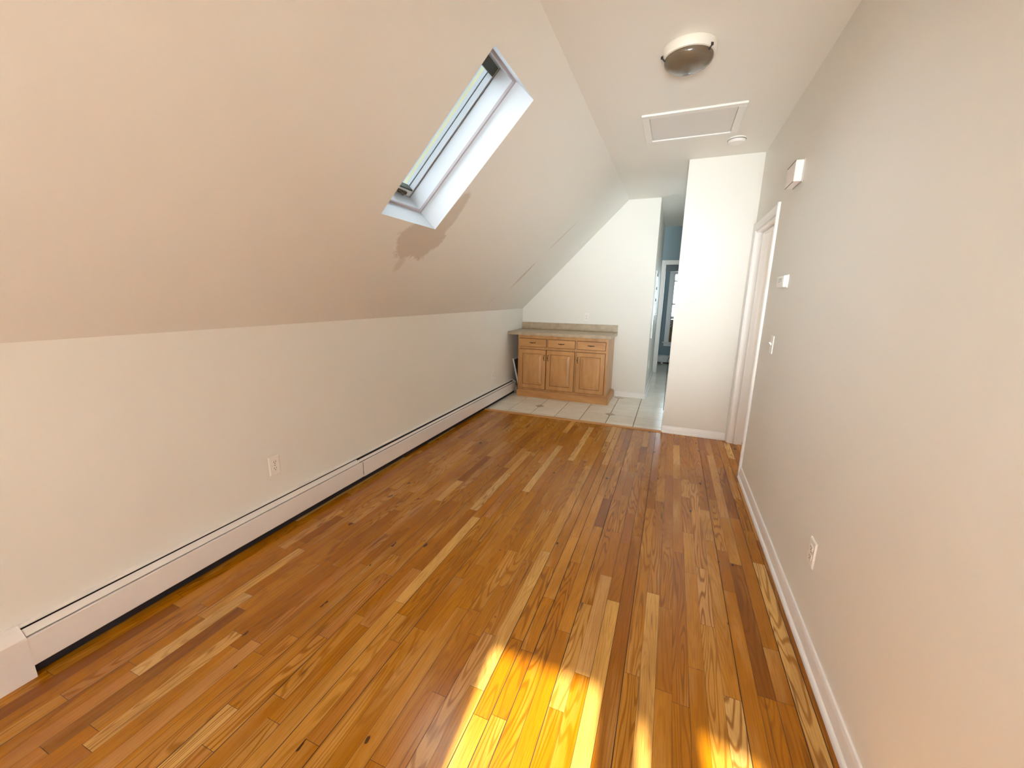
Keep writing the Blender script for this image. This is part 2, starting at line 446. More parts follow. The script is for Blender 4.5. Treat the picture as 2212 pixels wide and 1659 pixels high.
GX, GY, TX, TY = 0.32, 4.725, 0.2985, 0.2915
def tile_floor():
    bm = bmesh.new(); tn = []; mi = []
    g = 0.0028; H = 0.004
    def tl(x0, x1, y0, y1):
        if x1 - x0 < 0.02 or y1 - y0 < 0.02: return
        b = 0.0015; r = random.random()
        lo = [(x0, y0), (x1, y0), (x1, y1), (x0, y1)]
        hi = [(x0 + b, y0 + b), (x1 - b, y0 + b), (x1 - b, y1 - b), (x0 + b, y1 - b)]
        A = [bm.verts.new((*p, 0.0)) for p in lo]; B = [bm.verts.new((*p, H)) for p in hi]
        bm.faces.new(B); n = 1
        for k in range(4): bm.faces.new((A[k], A[(k + 1) % 4], B[(k + 1) % 4], B[k])); n += 1
        for _ in range(n): tn.append((r, 0, 0)); mi.append(0)
    for i in range(-2, 11):
        for j in range(-2, 17):
            x0 = max(GX + i * TX, 0.0) + g; x1 = min(GX + (i + 1) * TX, 3.25) - g
            y0 = max(GY + j * TY, 4.315) + g; y1 = min(GY + (j + 1) * TY, YE) - g
            tl(x0, x1, y0, y1)
    for cx in (GX + TX, GX + 4 * TX, GX + 7 * TX):
        for cy in (GY, GY + 3 * TY, GY + 6 * TY, GY + 9 * TY):
            for (r, z, k) in ((0.060, H + 0.0006, 1), (0.052, H + 0.0012, 2)):
                bm.faces.new([bm.verts.new(p) for p in ((cx - r, cy, z), (cx, cy - r, z), (cx + r, cy, z), (cx, cy + r, z))])
                tn.append((0, 0, 0)); mi.append(k)
    n0 = len(bm.faces); box(bm, -0.1, 3.3, 4.305, YE + 0.1, -0.12, 0.0)
    for _ in range(len(bm.faces) - n0): tn.append((0, 0, 0)); mi.append(1)
    me = bpy.data.meshes.new('floor_tile'); bm.to_mesh(me); bm.free()
    for mm in (m_tile, m_grout, m_inset): me.materials.append(mm)
    for p, k in zip(me.polygons, mi): p.material_index = k
    set_attr(me, 'tone', tn)
    o = bpy.data.objects.new('floor_tile', me); COL.objects.link(o); o['kind'] = 'structure'
tile_floor()

bm = bmesh.new(); prism(bm, [(4.276, 0.0), (4.28, 0.007), (4.29, 0.011), (4.31, 0.013), (4.325, 0.010), (4.328, 0.0)], (0.0, XL), 'x')
struct('trim_1', bm, maple_mat('oak_threshold', True), smooth=False)

# ================================================================== SHELL
bm = bmesh.new(); box(bm, -0.12, 0.0, YR - 0.1, YB + 0.1, -0.1, HK); struct('wall_left', bm, m_wall)

# sloped ceiling with the skylight opening
SS0 = (0.609 / EX); SS1 = (1.2722 / EX); SY0, SY1 = 1.8353, 2.364
def slope_slab():
    bm = bmesh.new()
    s_ = [-0.12, SS0, SS1, SL]; y_ = [YR - 0.1, SY0, SY1, YB + 0.1]
    for n in (0.0, 0.30):
        g = [[bm.verts.new(sp(s, y, n)) for y in y_] for s in s_]
        for i in range(3):
            for j in range(3):
                if i == 1 and j == 1: continue
                bm.faces.new((g[i][j], g[i + 1][j], g[i + 1][j + 1], g[i][j + 1]))
        if n == 0: lo = g
        else: hi = g
    for (a, b) in (((1, 1), (1, 2)), ((1, 2), (2, 2)), ((2, 2), (2, 1)), ((2, 1), (1, 1))):
        bm.faces.new((lo[a[0]][a[1]], lo[b[0]][b[1]], hi[b[0]][b[1]], hi[a[0]][a[1]]))
    ed = [(i, 0) for i in range(4)] + [(3, j) for j in range(1, 4)] + [(i, 3) for i in (2, 1, 0)] + [(0, j) for j in (2, 1)]
    for k in range(len(ed)):
        a, b = ed[k], ed[(k + 1) % len(ed)]
        bm.faces.new((lo[a[0]][a[1]], lo[b[0]][b[1]], hi[b[0]][b[1]], hi[a[0]][a[1]]))
    return bm
struct('ceiling_slope', slope_slab(), m_slope)

bm = bmesh.new(); box(bm, XK - 0.08, 3.35, YR - 0.1, YD + 0.1, HC, HC + 0.12); struct('ceiling', bm, m_ceil)
bm = bmesh.new(); prism(bm, [(-0.12, -0.1), (XH, -0.1), (XH, HC + 0.02), (XK, HC + 0.02), (-0.12, HK - 0.10)], (YB, YB + 0.1), 'y'); struct('wall_back', bm, m_wall)
bm = bmesh.new(); box(bm, XH - 0.1, XH, YB + 0.1, YD, -0.1, HC); struct('wall_hallway', bm, m_wall)
# short wall piece (closet end) that faces the room, and its return
bm = bmesh.new(); box(bm, XL, 3.35, YT, 4.92, -0.1, HC); struct('wall_closet', bm, m_wall)
# right wall with door opening
DY0, DY1, DZ = 3.452, 4.236, 1.978
bm = bmesh.new()
box(bm, W, W + 0.12, YR - 0.1, DY0, -0.1, HC); box(bm, W, W + 0.12, DY1, YT, -0.1, HC); box(bm, W, W + 0.12, DY0, DY1, DZ, HC)
struct('wall_right', bm, m_wall)
# rear wall behind the camera with the window opening
RX0, RX1, RZ0, RZ1 = 1.784, 2.722, 0.50, 1.69
QX0, QX1, QZ0, QZ1 = 0.45, 1.40, 0.55, 1.55
bm = bmesh.new()
box(bm, -0.12, QX0, YR - 0.12, YR, -0.1, HC); box(bm, QX1, RX0, YR - 0.12, YR, -0.1, HC); box(bm, QX0, QX1, YR - 0.12, YR, -0.1, QZ0); box(bm, QX0, QX1, YR - 0.12, YR, QZ1, HC); box(bm, RX1, W + 0.12, YR - 0.12, YR, -0.1, HC)
box(bm, RX0, RX1, YR - 0.12, YR, -0.1, RZ0); box(bm, RX0, RX1, YR - 0.12, YR, RZ1, HC)
struct('wall_rear', bm, m_wall)
# side room behind the open door
bm = bmesh.new(); box(bm, W + 0.12, 4.2, 2.6, 2.7, -0.1, HC); box(bm, 4.1, 4.2, 2.7, YT, -0.1, HC); box(bm, 3.35, 4.2, YT, YT + 0.1, -0.1, HC); struct('wall_side_room', bm, m_wall)
bm = bmesh.new(); box(bm, 2.95, 4.2, 2.6, YT, -0.1, -0.001); struct('floor_side_room', bm, m_maple)
bm = bmesh.new(); box(bm, 3.35, 4.2, 2.6, YT, HC, HC + 0.1); struct('ceiling_side_room', bm, m_ceil)
# kitchen side beyond the closet
bm = bmesh.new(); box(bm, 3.25, 3.35, 4.92, YE + 0.1, -0.1, HC); struct('wall_kitchen', bm, m_wall)
kw = sroot('window_5', (3.25, 5.32, 0.95))
bm = bmesh.new(); box(bm, 3.238, 3.25, 4.93, 5.72, 0.90, 0.96); box(bm, 3.238, 3.25, 4.93, 5.72, 1.95, 2.02); box(bm, 3.238, 3.25, 4.93, 4.99, 0.96, 1.95); box(bm, 3.238, 3.25, 5.66, 5.72, 0.96, 1.95)
obj('casing', bm, m_white, kw)
zw = sroot('added_side_fill_window', (4.1, 3.95, 0.6))  # invented window casing on a blank wall, around the added side lamp
bm = bmesh.new(); box(bm, 4.088, 4.1, 3.59, 4.30, 0.56, 0.64); box(bm, 4.088, 4.1, 3.59, 4.30, 2.06, 2.13); box(bm, 4.088, 4.1, 3.59, 3.645, 0.64, 2.06); box(bm, 4.088, 4.1, 4.255, 4.30, 0.64, 2.06)
obj('casing', bm, m_white, zw)  # casing of the invented side window
# wall with the cased opening at the end of the hall
OX0, OX1, OZ = 1.905, 2.75, 1.975
bm = bmesh.new()
box(bm, 0.9, OX0, YD, YD + 0.1, -0.1, HC + 0.1); box(bm, OX1, 3.25, YD, YD + 0.1, -0.1, HC + 0.1); box(bm, OX0, OX1, YD, YD + 0.1, OZ, HC + 0.1)
struct('wall_hall_end', bm, m_blue)
bm = bmesh.new(); box(bm, 0.8, 0.9, YD, YE + 0.1, -0.1, 2.5); struct('wall_far_left', bm, m_blue)
bm = bmesh.new(); box(bm, 0.8, 3.35, YD + 0.1, YE + 0.1, 2.4, 2.5); struct('ceiling_far', bm, m_ceil)
bm = bmesh.new(); box(bm, 0.8, XH, YD + 0.1, YE + 0.1, -0.12, 0.0); struct('floor_far', bm, m_inset)
HX0, HX1, HZ0, HZ1 = 2.08, 2.86, 0.47, 1.90
bm = bmesh.new()
box(bm, 0.9, HX0, YE, YE + 0.1, -0.1, 2.4); box(bm, HX1, 3.25, YE, YE + 0.1, -0.1, 2.4)
box(bm, HX0, HX1, YE, YE + 0.1, -0.1, HZ0); box(bm, HX0, HX1, YE, YE + 0.1, HZ1, 2.4)
struct('wall_far_end', bm, m_blue)

# ------------------------------------------------------------------ baseboards
BP = [(0.0, 0.0), (0.0, 0.087), (0.007, 0.086), (0.010, 0.078), (0.0115, 0.068), (0.0115, 0.022), (0.016, 0.020), (0.021, 0.014), (0.023, 0.006), (0.023, 0.0)]
bm = bmesh.new(); prism(bm, [(W - a, b) for a, b in BP], (YR, 3.386), 'y'); struct('baseboard_right', bm, m_white, smooth=True)
BQ = [(0.0, 0.0), (0.0, 0.075), (0.006, 0.074), (0.012, 0.064), (0.013, 0.020), (0.020, 0.016), (0.022, 0.0)]
bm = bmesh.new(); prism(bm, [(YT - a, b) for a, b in BQ], (XL - 0.01, W - 0.02), 'x'); box(bm, XL - 0.013, XL, YT, 4.92, 0, 0.074)
struct('baseboard_closet', bm, m_white, smooth=True)
bm = bmesh.new(); prism(bm, [(YB - a, b) for a, b in BQ], (1.437, XH + 0.01), 'x'); struct('baseboard_back', bm, m_white, smooth=True)
bm = bmesh.new(); prism(bm, [(XH + a, b) for a, b in BQ], (YB, YD - 0.02), 'y'); struct('baseboard_hallway', bm, m_white, smooth=True)

# ================================================================== SKYLIGHT (window_1)
sk = sroot('window_1', sp((SS0 + SS1) / 2, (SY0 + SY1) / 2, 0.0))
def frame4(bm, s0, s1, y0, y1, t, n0, n1):
    sprism(bm, s0, s0 + t, y0, y1, n0, n1); sprism(bm, s1 - t, s1, y0, y1, n0, n1)
    sprism(bm, s0 + t, s1 - t, y0, y0 + t, n0, n1); sprism(bm, s0 + t, s1 - t, y1 - t, y1, n0, n1)
bm = bmesh.new(); frame4(bm, SS0 - 0.02, SS1 + 0.02, SY0 - 0.02, SY1 + 0.02, 0.0202, 0.001, 0.165); obj('reveal', bm, m_reveal, sk)
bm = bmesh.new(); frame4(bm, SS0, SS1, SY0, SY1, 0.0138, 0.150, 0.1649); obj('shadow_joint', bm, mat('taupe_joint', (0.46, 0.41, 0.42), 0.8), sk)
bm = bmesh.new(); frame4(bm, SS0, SS1, SY0, SY1, 0.014, 0.165, 0.268); obj('window_frame', bm, m_reveal, sk)
bm = bmesh.new(); frame4(bm, SS0, SS1, SY0, SY1, 0.006, 0.268, 0.276); obj('gasket', bm, m_black, sk)
bm = bmesh.new(); frame4(bm, SS0, SS1, SY0, SY1, 0.020, 0.276, 0.312); sash = obj('sash', bm, m_reveal, sk)
m_pine = mat('pale_yellow_strip', (0.72, 0.68, 0.40), 0.5)
m_dark2 = mat('dark_green_grey', (0.06, 0.065, 0.045), 0.5)
bm = bmesh.new(); frame4(bm, SS0, SS1, SY0, SY1, 0.012, 0.312, 0.322); obj('seal', bm, m_dark2, sk)
bm = bmesh.new(); frame4(bm, SS0, SS1, SY0, SY1, 0.018, 0.322, 0.345); obj('inner_lip', bm, m_reveal, sk)
bm = bmesh.new(); frame4(bm, SS0, SS1, SY0, SY1, 0.014, 0.345, 0.366); obj('timber_strip', bm, m_pine, sk)
bm = bmesh.new(); frame4(bm, SS0 - 0.02, SS1 + 0.02, SY0 - 0.02, SY1 + 0.02, 0.03, 0.366, 0.40); obj('outer_frame', bm, m_reveal, sk)
bm = bmesh.new(); sprism(bm, SS0, SS1, SY0, SY1, 0.372, 0.378); obj('glass', bm, m_glass, sk)
bm = bmesh.new(); sprism(bm, SS1 - 0.075, SS1 - 0.022, SY0 + 0.022, SY1 - 0.022, 0.272, 0.33); obj('head_shadow_strip', bm, m_dark2, sk)  # dark strip painting in the shadow at the head of the sash
bm = bmesh.new(); sprism(bm, SS0 + 0.020, SS0 + 0.055, SY0 + 0.02, SY1 - 0.02, 0.276, 0.312); obj('bottom_rail', bm, m_white, sk)
bm = bmesh.new(); sprism(bm, SS0 + 0.055, SS0 + 0.065, SY0 + 0.02, SY1 - 0.02, 0.278, 0.33); obj('rail_gasket', bm, m_dark2, sk)
bm = bmesh.new()
sprism(bm, SS0 + 0.025, SS0 + 0.045, 2.21, 2.29, 0.262, 0.276)
tube(bm, [sp(SS0 + 0.035, 2.25, 0.27), sp(SS0 + 0.03, 2.24, 0.245), sp(SS0 + 0.045, 2.20, 0.235), sp(SS0 + 0.05, 2.15, 0.238)], 0.006)
obj('crank_handle', bm, m_dkmetal, sk)
# the portal for this opening
_po.location = sp((SS0 + SS1) / 2, (SY0 + SY1) / 2, 0.41)
_po.rotation_euler = Vector((-NX, 0, -NZ)).to_track_quat('-Z', 'Y').to_euler()
_po.data.size = 1.0; _po.data.size_y = 1.0

# rear window (behind the camera) : posts added to block and shape the sun
rw = sroot('window_2', ((RX0 + RX1) / 2, YR, RZ0))
yb0, yb1 = YR - 0.10, YR - 0.06
bm = bmesh.new()
box(bm, 2.218, 2.344, yb0, yb1, RZ0, RZ1)
prism(bm, [(2.344, RZ0), (2.540, RZ0), (2.540, RZ1), (2.344, RZ1), (2.344, 1.215), (2.360, 1.268), (2.368, 1.268), (2.387, 1.215), (2.366, 1.165), (2.350, 1.165), (2.3445, 1.210)], (yb0, yb1), 'y')
obj('window_frame', bm, m_white, rw)  # posts added to block and shape the sun
bm = bmesh.new()
box(bm, RX0 - 0.07, 2.7225, YR, YR + 0.015, RZ1, RZ1 + 0.07); box(bm, RX0 - 0.07, RX0, YR, YR + 0.015, RZ0, RZ1); box(bm, RX0 - 0.09, 2.7225, YR, YR + 0.04, RZ0 - 0.03, RZ0)
obj('casing', bm, m_white, rw)
bm = bmesh.new(); box(bm, RX0, RX1, YR - 0.085, YR - 0.081, RZ0, RZ1); obj('glass', bm, m_glass, rw)
bm = bmesh.new(); box(bm, RX0, 2.222, yb1 + 0.001, yb1 + 0.004, 1.277, RZ1); prism(bm, [(2.222, 1.277), (2.54, 1.277), (2.54, 1.262), (RX1, 1.245), (RX1, RZ1), (2.222, RZ1)], (yb1 + 0.001, yb1 + 0.004), 'y')
obj('sun_blocker', bm, m_white, rw)  # unseen blocker added to trim the top of the sun beam

# invented second rear window, closed by a white panel behind the added fill lamp
qw = sroot('added_fill_window', ((QX0 + QX1) / 2, YR, QZ0))
bm = bmesh.new()
box(bm, QX0 - 0.07, QX1 + 0.07, YR, YR + 0.015, QZ1, QZ1 + 0.07); box(bm, QX0 - 0.07, QX0, YR, YR + 0.015, QZ0, QZ1); box(bm, QX1, QX1 + 0.07, YR, YR + 0.015, QZ0, QZ1); box(bm, QX0 - 0.09, QX1 + 0.09, YR, YR + 0.04, QZ0 - 0.03, QZ0)
obj('casing', bm, m_white, qw)  # casing of the invented second rear window
bm = bmesh.new(); box(bm, QX0, QX1, YR - 0.10, YR - 0.07, QZ0, QZ1); obj('added_blank_panel', bm, m_white, qw)

# far window at the end of the hall
hw = sroot('window_3', (HX0, YE, HZ0))
bm = bmesh.new()
box(bm, 1.985, HX0, YE - 0.018, YE, HZ0, HZ1, 0.003); box(bm, HX1, HX1 + 0.09, YE - 0.018, YE, HZ0, HZ1, 0.003)
box(bm, 1.985, HX1 + 0.09, YE - 0.020, YE, HZ1, HZ1 + 0.09, 0.003); box(bm, 1.985, HX1 + 0.09, YE - 0.016, YE, HZ0 - 0.09, HZ0 - 0.025, 0.003)
obj('casing', bm, m_white, hw)
bm = bmesh.new(); box(bm, 1.955, HX1 + 0.12, YE - 0.045, YE + 0.02, HZ0 - 0.025, HZ0, 0.005); obj('window_sill', bm, m_white, hw)
bm = bmesh.new()
yy0, yy1 = YE + 0.03, YE + 0.06
box(bm, HX0, HX0 + 0.012, yy0, yy1, HZ0, HZ1); box(bm, HX1 - 0.03, HX1, yy0, yy1, HZ0, HZ1)
for z, t in ((1.74, 0.012), (1.268, 0.014), (0.985, 0.03), (HZ1 - 0.012, 0.012), (HZ0 + 0.01, 0.02)): box(bm, HX0, HX1, yy0, yy1, z - t, z + t)
box(bm, 2.46, 2.48, yy0, yy1, HZ0, HZ1)
obj('window_sash', bm, m_white, hw)
bm = bmesh.new(); box(bm, HX0, HX1, YE + 0.043, YE + 0.047, HZ0, HZ1); obj('glass', bm, m_glass, hw)

# ================================================================== DOOR 1 (right wall)
d1 = sroot('door_1', (W, (DY0 + DY1) / 2, 0))
CP = [(0.0, 0.0), (0.062, 0.0), (0.062, 0.014), (0.056, 0.019), (0.044, 0.017), (0.030, 0.012), (0.018, 0.013), (0.008, 0.010), (0.0, 0.009)]
bm = bmesh.new()
prism(bm, [(W - b, DY0 + 0.004 - a) for a, b in CP], (0.0, 2.043), 'z')
prism(bm, [(W - b, DY1 - 0.004 + a) for a, b in CP], (0.0, 2.043), 'z')
prism(bm, [(W - b, DZ - 0.004 + a) for a, b in CP], (DY0 - 0.05, DY1 + 0.055), 'y')
obj('casing', bm, m_white, d1, smooth=True)
bm = bmesh.new()
box(bm, W - 0.002, W + 0.122, DY1 - 0.016, DY1, 0, DZ); box(bm, W - 0.002, W + 0.122, DY0, DY0 + 0.016, 0, DZ); box(bm, W - 0.002, W + 0.122, DY0 + 0.016, DY1 - 0.016, DZ - 0.018, DZ)
obj('jamb', bm, m_white, d1)
bm = bmesh.new()
box(bm, W + 0.05, W + 0.085, DY1 - 0.028, DY1 - 0.016, 0, DZ - 0.018); box(bm, W + 0.05, W + 0.085, DY0 + 0.016, DY0 + 0.028, 0, DZ - 0.018); box(bm, W + 0.05, W + 0.085, DY0 + 0.028, DY1 - 0.028, DZ - 0.03, DZ - 0.018)
obj('stop', bm, m_white, d1)
bm = bmesh.new(); box(bm, W + 0.127, W + 0.85, DY0 + 0.014, DY0 + 0.05, 0.01, DZ - 0.03, 0.002)
leaf = obj('door_leaf', bm, m_white, d1)
for z in (1.78, 1.02, 0.22):
    bm = bmesh.new(); lathe(bm, [(0, -0.045), (0.006, -0.045), (0.006, 0.045), (0, 0.045)], (W + 0.124, DY0 + 0.030, z), 12)
    obj('hinge', bm, m_white, leaf, smooth=True)
bm = bmesh.new(); tube(bm, [(W + 0.79, DY0 + 0.05, 0.95), (W + 0.79, DY0 + 0.085, 0.95)], 0.011); lathe(bm, [(0, -0.028), (0.02, -0.02), (0.027, 0), (0.02, 0.016), (0, 0.02)], (W + 0.79, DY0 + 0.10, 0.95), 20, 'y')
obj('door_knob', bm, m_brass, leaf, smooth=True)

# cased opening at the hall end
d2 = sroot('door_2', ((OX0 + OX1) / 2, YD, 0))
bm = bmesh.new()
box(bm, XH + 0.001, OX0 + 0.004, YD - 0.020, YD, 0, 2.055, 0.003); box(bm, OX1 - 0.004, OX1 + 0.065, YD - 0.020, YD, 0, 2.055, 0.003); box(bm, OX0 + 0.004, OX1 - 0.004, YD - 0.020, YD, OZ, 2.055, 0.003)
obj('casing', bm, m_white, d2)
bm = bmesh.new(); box(bm, OX0, OX0 + 0.015, YD, YD + 0.1, 0, OZ); box(bm, OX1 - 0.015, OX1, YD, YD + 0.1, 0, OZ); obj('jamb', bm, m_white, d2)
bm = bmesh.new(); box(bm, OX0 + 0.015, OX1 - 0.015, YD + 0.01, YD + 0.09, 1.865, OZ - 0.001, 0.004); obj('sliding_track', bm, mat('dark_blue_grey', (0.045, 0.07, 0.085), 0.4), d2)

# ================================================================== BASEBOARD HEATER (left wall)
HY0, HYS, HY1 = 0.05, 2.152, 5.285
ht = thing('baseboard_heater', 'long off-white metal baseboard heater along the foot of the left wall', 'heater', (0.03, 2.6, 0))
bm = bmesh.new()
prism(bm, [(0.0, 0.0), (0.0, 0.199), (0.012, 0.198), (0.021, 0.194), (0.021, 0.190), (0.012, 0.193), (0.003, 0.194), (0.003, 0.0)], (HY0, HY1), 'y')
obj('back_panel', bm, m_heater, ht)
bm = bmesh.new(); prism(bm, [(0.004, 0.006), (0.043, 0.006), (0.043, 0.045), (0.0435, 0.150), (0.0565, 0.1535), (0.0565, 0.1575), (0.023, 0.178), (0.004, 0.182)], (0.464, HY1 - 0.003), 'y'); obj('black_element', bm, m_black, ht)  # element block in black, shaped to paint shade into slots and lower gap
def front(y0, y1, dx):
    bm = bmesh.new(); prism(bm, [(0.044, 0.047), (0.058 + dx, 0.045), (0.061 + dx, 0.049), (0.061 + dx, 0.160), (0.058 + dx, 0.163), (0.050, 0.163), (0.050, 0.160), (0.058 + dx, 0.159), (0.058 + dx, 0.050), (0.044, 0.051)], (y0, y1), 'y')
    return obj('front_panel', bm, m_heater, ht)
front(0.46, HYS - 0.002, 0.0); front(HYS + 0.002, HY1, 0.0035)
bm = bmesh.new(); prism(bm, [(0.0275, 0.187), (0.030, 0.188), (0.0555, 0.171), (0.0555, 0.168), (0.053, 0.1685), (0.0275, 0.184)], (0.464, HYS - 0.03), 'y'); obj('damper', bm, m_heater, ht)
bm = bmesh.new(); prism(bm, [(0.0315, 0.1795), (0.034, 0.181), (0.049, 0.170), (0.049, 0.167), (0.0315, 0.177)], (HYS - 0.028, HY1 - 0.01), 'y'); obj('damper', bm, m_heater, ht)
bm = bmesh.new(); prism(bm, [(0.0, 0.0), (0.0, 0.202), (0.014, 0.201), (0.034, 0.191), (0.0625, 0.168), (0.0635, 0.160), (0.0635, 0.0)], (0.05, 0.462), 'y'); obj('end_cap', bm, m_heater, ht)
bm = bmesh.new(); prism(bm, [(0.0, 0.04), (0.0, 0.200), (0.014, 0.199), (0.034, 0.189), (0.062, 0.166), (0.064, 0.158), (0.064, 0.04)], (HY1, HY1 + 0.008), 'y'); obj('end_plate', bm, m_heater, ht)

pb = thing('pipe_cover', 'small grey-beige pipe cover on the tile between the left heater end and the cabinet', 'pipe cover', (0.05, 5.33, 0.004))
bm = bmesh.new(); box(bm, 0.012, 0.078, 5.30, 5.36, 0.004, 0.098, 0.006); obj('cover', bm, mat('grey_beige_plastic', (0.5, 0.46, 0.38), 0.6), pb)

# leaning screen frame in the gap beside the cabinet
sf = thing('window_screen', 'white framed window screen leaning in the gap between cabinet and left wall', 'window screen', (0.12, 5.46, 0.004))
def lean(bm, a0, a1, y0, y1, t0=-0.009, t1=0.009):
    A = Vector((0.128, 0, 0.008)); B = Vector((0.012, 0, 0.50)); d = (B - A).normalized(); n = Vector((d.z, 0, -d.x))
    vs = []
    for a in (a0, a1):
        for y in (y0, y1):
            for t in (t0, t1):
                p = A + d * a + n * t; vs.append(bm.verts.new((p.x, y, p.z)))
    for f in [(0, 1, 3, 2), (4, 6, 7, 5), (0, 4, 5, 1), (2, 3, 7, 6), (0, 2, 6, 4), (1, 5, 7, 3)]: bm.faces.new([vs[i] for i in f])
bm = bmesh.new(); LL = 0.505
lean(bm, 0, LL, 5.300, 5.318); lean(bm, 0, LL, 5.602, 5.62); lean(bm, LL - 0.018, LL, 5.318, 5.602); lean(bm, 0, 0.018, 5.318, 5.602)
obj('frame', bm, m_white, sf)
bm = bmesh.new(); lean(bm, 0.018, LL - 0.018, 5.318, 5.602, -0.001, 0.001); obj('mesh_panel', bm, mat('dark_screen', (0.10, 0.085, 0.06), 0.8), sf)

# ================================================================== CABINET
CX0, CX1, CY, CZ0, CZ1 = 0.153, 1.382, 5.138, 0.1, 0.868
cb = thing('base_cabinet', 'honey maple base cabinet with three drawers and three doors under a beige countertop', 'cabinet', (0.77, 5.42, 0.004))
bm = bmesh.new()
box(bm, CX0, CX1, CY + 0.02, YB - 0.004, 0.012, CZ1 - 0.001)
obj('body', bm, m_maple, cb)
bm = bmesh.new()
st = ((CX0, 0.178), (0.559, 0.588), (0.951, 0.984), (1.349, CX1))
for a, b in st: box(bm, a, b, CY, CY + 0.02, 0.1015, CZ1 - 0.002)
for (_, a), (b, _) in zip(st, st[1:]):
    for z0, z1 in [(0.1015, 0.135), (0.672, 0.718), (0.820, CZ1 - 0.002)]: box(bm, a, b, CY, CY + 0.02, z0, z1)
obj('face_frame', bm, m_maple, cb)
bm = bmesh.new()
prism(bm, [(CX0 - 0.004, 5.116), (CX1 + 0.024, 5.116), (CX1 + 0.040, 5.13), (CX1 + 0.040, YB - 0.002), (CX0 - 0.004, YB - 0.002)], (0.004, 0.088), 'z')
prism(bm, [(CX0 - 0.002, 5.121), (CX1 + 0.020, 5.121), (CX1 + 0.030, 5.133), (CX1 + 0.030, YB - 0.003), (CX0 - 0.002, YB - 0.003)], (0.0879, 0.101), 'z')
obj('base_molding', bm, m_maple_h, cb)
def pull(parent, c, vert, m):
    bm = bmesh.new(); L = 0.037; pts = []; rr = []
    for k in range(13):
        t = -1 + 2 * k / 12; off = 0.004 + 0.020 * (1 - t ** 4)
        p = (c[0], c[1] - off, c[2] + t * L) if vert else (c[0] + t * L, c[1] - off, c[2])
        pts.append(p); rr.append(0.0036 + 0.0034 * math.exp(-(t * 2.4) ** 2))
    tube(bm, pts, rr, 10)
    for s in (-1, 1):
        q = (c[0], c[1], c[2] + s * L) if vert else (c[0] + s * L, c[1], c[2])
        lathe(bm, [(0, -0.008), (0.005, -0.007), (0.0065, -0.002), (0.0065, 0.0)], q, 12, 'y')
    return obj('pull_handle', bm, m, parent, smooth=True)
YFD = CY - 0.018
for (a, b) in ((0.172, 0.565), (0.582, 0.957), (0.978, 1.355)):
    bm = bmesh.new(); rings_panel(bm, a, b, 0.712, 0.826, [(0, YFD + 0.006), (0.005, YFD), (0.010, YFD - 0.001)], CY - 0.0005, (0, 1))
    dr = obj('drawer', bm, m_maple_h, cb); dr.data.materials.append(m_edge_shade)
    pull(dr, ((a + b) / 2, YFD - 0.001, 0.770), False, m_dkmetal)
for (a, b, hx) in ((0.170, 0.5635, 0.540), (0.5665, 0.957, 0.592), (0.976, 1.357, 1.000)):
    bm = bmesh.new()
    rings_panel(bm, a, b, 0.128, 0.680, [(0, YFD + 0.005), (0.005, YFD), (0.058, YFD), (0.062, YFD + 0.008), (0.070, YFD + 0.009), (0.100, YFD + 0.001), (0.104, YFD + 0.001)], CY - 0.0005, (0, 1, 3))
    dd = obj('door', bm, m_maple, cb); dd.data.materials.append(m_edge_shade)
    pull(dd, (hx, YFD, 0.572), True, m_dkmetal)

ct = thing('countertop', 'beige speckled laminate countertop with backsplash lying on the maple cabinet', 'countertop', (0.71, 5.41, CZ1))
bm = bmesh.new(); box(bm, 0.002, 1.419, 5.112, YB - 0.001, CZ1, 0.910, 0.004); obj('worktop', bm, m_counter, ct)
bm = bmesh.new(); box(bm, 0.002, 1.419, YB - 0.022, YB - 0.001, 0.9101, 1.010, 0.003); obj('backsplash', bm, m_counter, ct)

# ================================================================== SMALL THINGS ON WALLS
def outlet(label, at, axis, group='white duplex wall outlets'):
    """axis: outward normal of the wall: '+x', '-x', '-y'"""
    o = thing('wall_outlet', label, 'outlet', at, group)
    def T(bm):
        ang = {'-y': 0, '+x': PI / 2, '-x': -PI / 2}[axis]
        bmesh.ops.rotate(bm, verts=bm.verts, cent=(0, 0, 0), matrix=Matrix.Rotation(ang, 3, 'Z'))
        bmesh.ops.translate(bm, verts=bm.verts, vec=Vector(at)); return bm
    bm = bmesh.new(); rings_panel(bm, -0.035, 0.035, -0.057, 0.057, [(0, -0.002), (0.004, -0.0055), (0.006, -0.006)], 0.0); obj('cover_plate', T(bm), m_plastic, o)
    for zc in (-0.0195, 0.0195):
        bm = bmesh.new(); seg = 24; pr = []
        for k in range(seg):
            a = 2 * PI * k / seg; pr.append((0.0172 * math.cos(a), max(-0.0135, min(0.0135, 0.0172 * math.sin(a))) + zc))
        prism(bm, pr, (-0.0078, -0.0055), 'y')
        rc = obj('receptacle', T(bm), m_plastic, o)
        bm = bmesh.new()
        box(bm, -0.0078, -0.0052, -0.0082, -0.0078, zc - 0.001, zc + 0.008); box(bm, 0.0052, 0.0078, -0.0082, -0.0078, zc + 0.0, zc + 0.0075)
        lathe(bm, [(0, -0.0082), (0.0027, -0.0082), (0.0027, -0.0078), (0, -0.0078)], (0, 0, zc - 0.007), 12, 'y')
        obj('slots', T(bm), m_slotdark, rc)
    bm = bmesh.new(); lathe(bm, [(0, -0.0070), (0.003, -0.0065), (0.003, -0.006)], (0, 0, 0), 12, 'y'); obj('screw', T(bm), m_chrome, o)
    return o
outlet('white duplex outlet above the near stretch of the left heater', (0.0, 1.507, 0.392), '+x')
outlet('white duplex outlet on the left wall close to the cabinet', (0.0, 4.612, 0.385), '+x')
outlet('white duplex outlet on the back wall above the countertop backsplash', (0.971, YB, 1.106), '-y')
outlet('white duplex outlet low on the right wall above the baseboard', (W, 1.79, 0.378), '-x')
